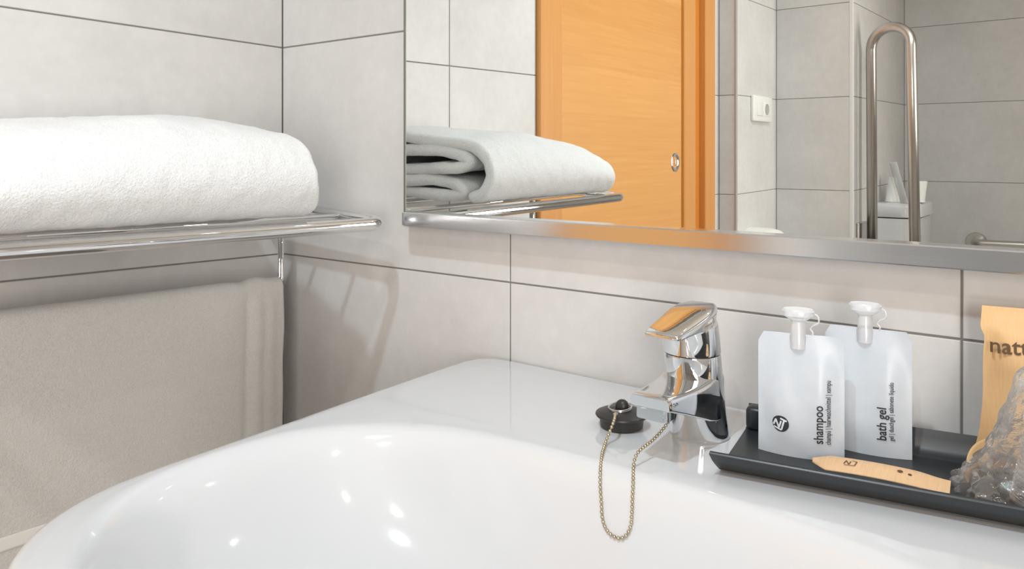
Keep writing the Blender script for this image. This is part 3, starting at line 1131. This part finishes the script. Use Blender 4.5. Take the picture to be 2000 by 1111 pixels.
# ================================================================ WRAPPED CUPS
CC = Vector((1.076, -0.098, S + 0.0035))
CH = 0.118
def cup_stack():
    """stack of clear ribbed tumblers standing upside down"""
    t = tag(empty('plastic_cup_stack', CC), 'stack of clear ribbed plastic cups inside the crinkled wrapper', 'cups')
    for q in range(1):
        bm = bmesh.new()
        r0 = 0.0335
        prof = []
        n = 16
        for k in range(n):
            z = 0.002 + k * 0.0042 + q * 0.012
            r = r0 - 0.0062 * k / n * 2
            prof += [(r + 0.0010, z), (r + 0.0010, z + 0.0018), (r - 0.0006, z + 0.0026), (r - 0.0006, z + 0.0044)]
        prof += [(0.0195, 0.080), (0.0185, 0.083), (0.0, 0.083)]
        lathe(bm, prof, 40)
        obj('cup', bm, M_CUP, t, 50)
    return t
cup_stack()
bag = None
bm = bmesh.new()
NAg, NZg = 110, 70
rws = []
for j in range(NZg + 1):
    v = j / NZg
    z = -0.001 + 0.102 * v
    base = lerp_table([(0, 0.060), (0.06, 0.060), (0.16, 0.055), (0.3, 0.046), (0.55, 0.036), (0.8, 0.030), (0.93, 0.027), (1.0, 0.021)], v)
    row = []
    for k in range(NAg):
        a = 2 * math.pi * k / NAg
        d = Vector((math.cos(a), math.sin(a), 0))
        low = sstep(0.45, 0.02, v)
        n1 = noise.noise(Vector((d.x * 2.2, d.y * 2.2, v * 3)) + Vector((4, 1, 9)))
        n2 = noise.noise(Vector((d.x * 7, d.y * 7, v * 6)))
        n3 = abs(noise.noise(Vector((d.x * 8, d.y * 8, v * 9)))) + 0.5 * abs(noise.noise(Vector((d.x * 15, d.y * 15, v * 14)))) * low * 1.3
        r = base + 0.004 * n1 + (0.0025 + 0.009 * low) * n2 * 0.6 + (0.0030 + 0.0085 * low) * (n3 - 0.22)
        yy = d.y * r
        if d.y > 0: yy *= 0.58
        if d.y < 0: yy *= 0.62
        row.append(bm.verts.new((d.x * r, yy, z + 0.003 * low * n2 * (0 if j == 0 else 1))))
    rws.append(row)
grid_faces(bm, rws, True)
top = bm.verts.new((0.004, 0, 0.103)); 
for k in range(NAg):
    bm.faces.new((rws[-1][k], rws[-1][(k + 1) % NAg], top))
for r_ in rws:
    for v in r_:
        v.co.x -= 0.010 * (1 - min(1, v.co.z / 0.12)) 
bag = obj('crinkled_wrapper', bm, M_FILM, None, 25)
bag.location = CC + Vector((0, 0, 0.0004))
tag(bag, 'crinkled clear plastic wrapper around the cups at the right end of the tray', 'wrapper')

# ================================================================ TOWEL SHELF ON THE LEFT WALL
RX = 0.311
def rail_z(y):
    return 1.0165 + 0.0150 * (-0.06 - y) 
def arm_z(x, y):
    return rail_z(y) + (RX - x) * 0.062
YA, YB = -0.058, -0.640
shelf = tag(empty('towel_shelf', (0.0, YA, 1.03)), 'chrome tube towel shelf with a hanging rail on the left wall', 'towel shelf')
def spart(name, bm, mat, smooth=60, parent=shelf):
    o = obj(name, bm, mat, parent, smooth)
    if parent is shelf:
        o.location = (0, -YA, -1.03)
    return o
bm = bmesh.new()
path = arc_path([(0.004, YA, arm_z(0, YA)), (RX, YA, rail_z(YA)), (RX, YB, rail_z(YB)), (0.004, YB, arm_z(0, YB))], 0.030, 12)
tube(bm, path, 0.0090, 28)
spart('outer_rail', bm, M_CHROME, 180)
for x in (0.030, 0.085, 0.135, 0.222):
    bm = bmesh.new()
    tube(bm, [(x, YA - 0.004, arm_z(x, YA)), (x, YB + 0.004, arm_z(x, YB))], 0.0042, 14)
    spart('rod', bm, M_CHROME, 180)
for y in (YA, YB):
    bm = bmesh.new()
    lathe(bm, [(0.0, 0.0), (0.021, 0.0), (0.022, 0.003), (0.020, 0.008), (0.010, 0.010), (0.0, 0.010)], 32, (0.0, y, arm_z(0, y)), 'x')
    spart('wall_flange', bm, M_CHROME, 40)
BARZ = 0.9125
def bar_z(y):
    return BARZ + 0.022 * (-0.07 - y)
bm = bmesh.new()
for dx in (0.0, 0.0060):
    x = 0.0735 + dx
    y0, y1 = YA - 0.0005, YB + 0.0005
    p = arc_path([(x, y0, arm_z(x, y0)), (x, y0, bar_z(y0) - dx * 0.3), (x, y1, bar_z(y1) - dx * 0.3), (x, y1, arm_z(x, y1))], 0.010, 8)
    tube(bm, p, 0.0029, 14)
spart('hanging_rail', bm, M_CHROME, 180)

# ================================================================ ROLLED TOWEL ON THE SHELF
def towel_roll():
    cl = [(0.40, 0.40), (0.52, 0.44), (0.68, 0.50), (0.80, 0.52), (0.865, 0.60), (0.82, 0.70), (0.66, 0.775), (0.42, 0.735), (0.20, 0.62), (0.12, 0.45), (0.20, 0.31), (0.42, 0.265), (0.62, 0.31), (0.78, 0.275),
          (0.855, 0.19), (0.78, 0.105), (0.55, 0.085), (0.28, 0.10), (0.06, 0.12), (-0.02, 0.28), (-0.02, 0.60), (0.06, 0.83), (0.28, 0.93), (0.55, 0.935), (0.80, 0.90), (0.95, 0.72), (1.005, 0.45), (0.975, 0.20), (0.90, 0.095)]
    NS = 230
    C2 = catmull([(a, 0, b) for a, b in cl], NS)
    x0, wx = 0.026, 0.298
    NYr = 130
    ytab = [(0.0, 0.90), (0.05, 0.94), (0.10, 0.98), (0.18, 1.03), (0.34, 1.07), (0.5, 1.06), (0.56, 1.0), (0.66, 0.955), (0.74, 0.93), (0.82, 0.88), (0.9, 0.74), (0.96, 0.62), (1.0, 0.52)]
    bm = bmesh.new()
    front, back = [], []
    for j in range(NYr + 1):
        # denser at both ends
        t = j / NYr
        t = t - 0.13 * math.sin(2 * math.pi * t) / 1.0 if False else t
        rA, rB = [], []
        for i, c in enumerate(C2):
            u, wv = c.x, c.z
            ua, ub = C2[max(i - 1, 0)], C2[min(i + 1, NS - 1)]
            tx, tz = ub.x - ua.x, ub.z - ua.z
            xs, zs = tx * wx, tz * 0.118
            L = math.hypot(xs, zs) or 1
            nx, nz = -zs / L, xs / L
            ys = -0.158 - 0.026 * max(0, u) ** 2.6 - 0.008 * max(0, wv) + 0.004 * math.sin(u * 9 + i * 0.05) - 0.004 * noise.noise(Vector((u * 6, wv * 6, 2)))
            ye = -0.635 + 0.065 * max(0, u) ** 2
            # smooth sampling in y, denser near the ends
            tt = 0.5 - 0.5 * math.cos(math.pi * t)
            tt = 0.65 * tt + 0.35 * t
            y = ys + (ye - ys) * tt
            ty = (y - -0.118) / (-0.605 + 0.118)
            hs = lerp_table(ytab, ty)
            H = 0.107 * hs
            # shoulder: the outer side falls away a little
            zz = wv * H
            nn = noise.noise(Vector((u * 2.5, y * 7, wv * 3))) * 0.006 + 0.0035 * noise.noise(Vector((u * 6, i * 0.035, y * 14)))
            th_ = 0.0096
            eN = min(1, abs(y - ys) / 0.010); eF = min(1, abs(ye - y) / 0.010)
            e_ = min(eN, eF)
            th_ *= math.sqrt(max(0.02, 1 - (1 - e_) ** 2))
            cx = x0 + u * wx; 
            cz = arm_z(cx, y) + 0.0085 + zz + 0.004 + nn * wv
            k1 = 0.0011 * noise.noise(Vector((cx * 70, y * 70, cz * 70)))
            for sgn, row in ((1, rA), (-1, rB)):
                row.append(bm.verts.new((cx + nx * (th_ * sgn + (k1 if sgn > 0 else -k1)), y, cz + nz * (th_ * sgn + (k1 if sgn > 0 else -k1)))))
        front.append(rA); back.append(rB)
    ring_rows = [a + b[::-1] for a, b in zip(front, back)]
    grid_faces(bm, ring_rows, True)
    for rows_ in (ring_rows[0], ring_rows[-1]):
        n = NS
        a = rows_[:n]; b = rows_[n:][::-1]
        for i in range(n - 1):
            try:
                bm.faces.new((a[i], a[i + 1], b[i + 1], b[i]))
            except ValueError:
                pass
    o = obj('folded_bath_towel', bm, M_TERRY, None, 180)
    tag(o, 'thick white terry bath towel folded in a roll on the chrome shelf', 'towel')
    return o
towel_roll()

# ================================================================ HANGING TOWEL
def hanging():
    y0, y1 = -0.0655, -0.61
    NYh, NZh = 230, 200
    def off(y, z):
        """fold depth in x"""
        s = -y
        f = 0.0
        f += 0.0045 * math.exp(-((s - 0.112) / 0.010) ** 2) * 1.0
        f -= 0.0030 * math.exp(-((s - 0.128) / 0.008) ** 2)
        f += 0.0030 * math.exp(-((s - 0.090) / 0.010) ** 2)
        f += 0.0025 * math.exp(-((s - 0.160) / 0.02) ** 2) * sstep(0.75, 0.92, z)
        f += 0.004 * noise.noise(Vector((s * 6, z * 3, 0.3))) * sstep(0.92, 0.80, z)
        return f
    bm = bmesh.new()
    # path over the rails: back hem -> up -> over -> front down to the bottom
    rowsF = []
    ZT = 0.0045
    def sec(y):
        zt = bar_z(y)
        bump = 0.0035 * math.exp(-((-y - 0.105) / 0.014) ** 2) - 0.002 * math.exp(-((-y - 0.132) / 0.012) ** 2)
        ptsx = []
        # back layer
        for z in [0.62 + (zt - 0.02 - 0.62) * k / 30 for k in range(31)]:
            ptsx.append((0.0635 + 0.001 * math.sin(z * 30), z))
        rad = 0.0095
        for k in range(1, 12):
            a = math.pi - math.pi * k / 12
            ptsx.append((0.0765 + (rad + 0.0035) * math.cos(a), zt - 0.002 + bump + (rad) * math.sin(a) * 0.95))
        front = []
        zb = 0.50
        nf = 150
        for k in range(nf):
            z = zt - 0.004 - (zt - zb) * k / nf
            front.append((0.0905 + off(y, z) * sstep(0, 0.03, zt - z), z))
        return ptsx, front
    allrows = []
    for i in range(NYh + 1):
        t = i / NYh
        y = y0 + (y1 - y0) * t
        bk, fr = sec(y)
        # the right edge of the cloth wanders a little
        row = []
        for (x, z) in bk + fr:
            e = (0.0025 * math.sin(z * 23) * 0.4 + 0.0006 * math.sin(z * 61)) * (1 - t)
            row.append(Vector((x, y + e, z)))
        allrows.append(row)
    nb = len(sec(y0)[0])
    zsplit = lambda y: (0.6702 + 0.02 * (-0.4535 - y) * 1.0, 0.6533 + 0.02 * (-0.4535 - y) * 1.0)
    # terry part
    vr = [[bm.verts.new(p) for p in row] for row in allrows]
    grid_faces(bm, vr)
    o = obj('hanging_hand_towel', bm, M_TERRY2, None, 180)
    so = o.modifiers.new('thick', 'SOLIDIFY'); so.thickness = 0.0045; so.offset = 0
    tag(o, 'beige-white terry towel hanging over the rail below the shelf', 'towel')
    # flat woven band near the lower edge
    bm = bmesh.new()
    rws = []
    for row in allrows:
        y = row[0].y
        z1_, z0_ = zsplit(y)
        r_ = []
        for k in range(7):
            z = z0_ + (z1_ - z0_) * k / 6
            r_.append(bm.verts.new((0.0905 + off(y, z) + 0.0031, row[-1].y, z)))
        rws.append(r_)
    grid_faces(bm, rws)
    b = obj('woven_band', bm, M_BAND, o, 180)
    so = b.modifiers.new('thick', 'SOLIDIFY'); so.thickness = 0.0012; so.offset = 0
    bm = bmesh.new()
    return o
hanging()

# ================================================================ THINGS SEEN IN THE MIRROR
# double switch and socket plate
sw = tag(empty('switch_plate', (X1, -2.082, 1.2800)), 'white double plate with a rocker switch and a socket on the tiled wall', 'switch')
def swp(name, lo, hi, mat, bev=0.002, parent=sw):
    bm = bmesh.new(); box(bm, lo, hi, bev, 3)
    return obj(name, bm, mat, parent, 50)
swp('plate', (0.0, -0.094, -0.047), (0.012, 0.094, 0.047), M_WPLASTIC, 0.004)
swp('rocker', (0.010, 0.006, -0.026), (0.015, 0.064, 0.026), M_WPLASTIC, 0.002)
swp('socket_insert', (0.010, -0.064, -0.026), (0.0135, -0.006, 0.026), M_WPLASTIC, 0.002)
bm = bmesh.new(); lathe(bm, [(0.0, 0.0136), (0.017, 0.0136), (0.0185, 0.0142), (0.020, 0.0150), (0.021, 0.0136)], 28, (0, -0.035, 0), 'x')
obj('socket_well', bm, M_TRIM, sw, 50)

# jumbo paper dispenser under the switch
dp = tag(empty('paper_dispenser', (X1, -1.985, 0.700)), 'round white plastic paper roll dispenser on the wall under the switch', 'dispenser')
bm = bmesh.new()
lathe(bm, [(0.0, 0.125), (0.100, 0.125), (0.128, 0.118), (0.146, 0.098), (0.152, 0.07), (0.152, 0.0), (0.0, 0.0)], 56, (0, 0, 0), 'x')
obj('cover', bm, M_WPLASTIC, dp, 50)
bm = bmesh.new(); lathe(bm, [(0.0, 0.1262), (0.030, 0.1262), (0.034, 0.124)], 28, (0, 0.035, 0.095), 'x')
for v in bm.verts:
    v.co.z = 0.095 + (v.co.z - 0.095) * 0.45
obj('inspection_slot', bm, M_DARK, dp, 50)

# toilet with its cistern against the niche wall, facing right
wc = tag(empty('toilet', (X2, -2.742, 0)), 'white ceramic toilet with a rounded cistern in the niche', 'toilet')
def rrp(x0, x1, wd, rad):
    """plan outline: flat back at x0, rounded front corners at x1"""
    pts = [(x0, -wd / 2)]
    for (cx, cy, a0) in ((x1 - rad, -wd / 2 + rad, -90), (x1 - rad, wd / 2 - rad, 0)):
        for k in range(9):
            a = R(a0 + 90 * k / 8)
            pts.append((cx + rad * math.cos(a), cy + rad * math.sin(a)))
    pts.append((x0, wd / 2))
    return pts
def loft(bm, rings):
    rows = [[bm.verts.new((x, y, z)) for x, y in pts] for z, pts in rings]
    grid_faces(bm, rows, True)
    bm.faces.new(rows[0][::-1]); bm.faces.new(rows[-1])
bm = bmesh.new()
loft(bm, [(z, rrp(0.002, d_, w_, 0.06)) for z, d_, w_ in ((0.40, 0.130, 0.30), (0.43, 0.140, 0.32), (0.62, 0.148, 0.334), (0.862, 0.153, 0.342))])
obj('cistern', bm, M_CERAMIC, wc, 50)
bm = bmesh.new()
loft(bm, [(z, rrp(0.002, d_, w_, 0.065)) for z, d_, w_ in ((0.866, 0.156, 0.345), (0.869, 0.161, 0.352), (0.905, 0.161, 0.352), (0.914, 0.158, 0.347), (0.920, 0.148, 0.330), (0.922, 0.130, 0.300))])
obj('cistern_lid', bm, M_CERAMIC, wc, 50)
bm = bmesh.new(); lathe(bm, [(0.0, 0.0), (0.019, 0.0), (0.021, 0.003), (0.0, 0.005)], 28, (0.11, 0.06, 0.922))
obj('flush_button', bm, M_CHROME, wc, 50)
def oval(cx, a, b, flat):
    return [(max(flat, cx + a * math.cos(t_)), b * math.sin(t_)) for t_ in [2 * math.pi * k / 44 for k in range(44)]]
bm = bmesh.new()
loft(bm, [(0.0, oval(0.30, 0.17, 0.10, 0.10)), (0.15, oval(0.30, 0.18, 0.105, 0.10)), (0.30, oval(0.36, 0.24, 0.15, 0.08)), (0.39, oval(0.40, 0.265, 0.185, 0.06)), (0.412, oval(0.40, 0.265, 0.185, 0.06))])
obj('bowl', bm, M_CERAMIC, wc, 50)
bm = bmesh.new()
loft(bm, [(0.414, oval(0.42, 0.25, 0.188, 0.17)), (0.426, oval(0.42, 0.255, 0.190, 0.17)), (0.440, oval(0.42, 0.25, 0.188, 0.17)), (0.446, oval(0.42, 0.23, 0.17, 0.18))])
obj('seat_lid', bm, M_WPLASTIC, wc, 50)

# two tapered white cups and a film sleeve on the cistern
def cup_up(nm, x, y, r0, r1, h, label):
    bm = bmesh.new()
    lathe(bm, [(r0 - 0.002, 0.0), (r0, 0.0), (r0 + 0.0015, 0.003), (r0 - 0.001, 0.005), (r1, h - 0.002), (r1 - 0.002, h), (0.0, h - 0.003)], 36)
    o = obj(nm, bm, M_PAPER, None, 50)
    o.location = (x, y, 0.9225)
    tag(o, label, 'cup')
    return o
cup_up('white_cup', 0.3905, -2.660, 0.0285, 0.0155, 0.099, 'tapered white cup upside down on the cistern, between the grab rail legs')
cup_up('white_cup', 0.4715, -2.700, 0.0280, 0.0365, 0.084, 'wider white cup on the cistern behind the right grab rail leg')
bm = bmesh.new()
rws = []
for j in range(11):
    v = j / 10
    rws.append([bm.verts.new((-0.042 * v + 0.0145 * c_, -0.004 * v + 0.006 * s_, 0.160 * v)) for c_, s_ in [(math.cos(a), math.sin(a)) for a in [2 * math.pi * k / 14 for k in range(14)]]])
grid_faces(bm, rws, True)
sl = obj('film_sleeve', bm, M_SLEEVE, None, 60)
sl.location = (0.4440, -2.603, 0.9232)
tag(sl, 'tall grey translucent film sleeve leaning over the cups on the cistern', 'sleeve')

# fold-up U grab rail
ub = tag(empty('folding_grab_rail', (X2, -2.36, 0.80)), 'satin steel U-shaped folding grab rail, raised upright beside the toilet', 'grab rail')
def upart(name, bm, mat, smooth=60):
    o = obj(name, bm, mat, ub, smooth)
    o.location = (-X2, 2.36, -0.80)
    return o
#UBAR
LX, RX2, UY, UY2 = 0.3800, 0.5245, -2.36, -2.30
bm = bmesh.new()
top = 1.5935
pts = [Vector((LX + 0.006, UY, 0.775))]
hw = (RX2 - LX) / 2
zc = 1.575 - hw - 0.0
path = [Vector((LX + 0.003, UY, 0.74))]
NU = 24
path.append(Vector((LX - 0.001, UY, zc)))
for k in range(1, NU):
    a = math.pi - math.pi * k / NU
    path.append(Vector((LX + hw + hw * math.cos(a), UY + (UY2 - UY) * (k / NU), zc + hw * math.sin(a))))
path.append(Vector((RX2, UY2, zc)))
path.append(Vector((RX2 + 0.014, UY2, 0.74)))
tube(bm, path, 0.0185, 24)
upart('u_tube', bm, M_STEEL, 180)
bm = bmesh.new(); box(bm, (X2 + 0.0005, -2.42, 0.70), (X2 + 0.012, -2.30, 0.86), 0.004)
upart('wall_plate', bm, M_STEEL)
bm = bmesh.new(); tube(bm, [(X2 + 0.01, UY, 0.785), (RX2 + 0.018, UY2, 0.760)], 0.014, 16)
upart('hinge_bar', bm, M_DARK)

# straight grab rail on the opposite wall
gb = tag(empty('wall_grab_rail', (0.623, Y3, 0.7376)), 'horizontal satin steel grab rail on the opposite wall, right of the toilet', 'grab rail')
bm = bmesh.new()
tube(bm, arc_path([(0, 0.002, 0), (0, 0.075, 0.0), (0.70, 0.075, 0.012), (0.70, 0.002, 0.012)], 0.035, 10), 0.0165, 22)
obj('rail', bm, M_STEEL, gb, 180)
for x in (0.0, 0.70):
    bm = bmesh.new(); lathe(bm, [(0.0, 0.0), (0.040, 0.0), (0.041, 0.004), (0.038, 0.010), (0.0, 0.011)], 36, (x, 0, 0.012 * x / 0.7), 'y')
    obj('wall_flange', bm, M_STEEL, gb, 40)
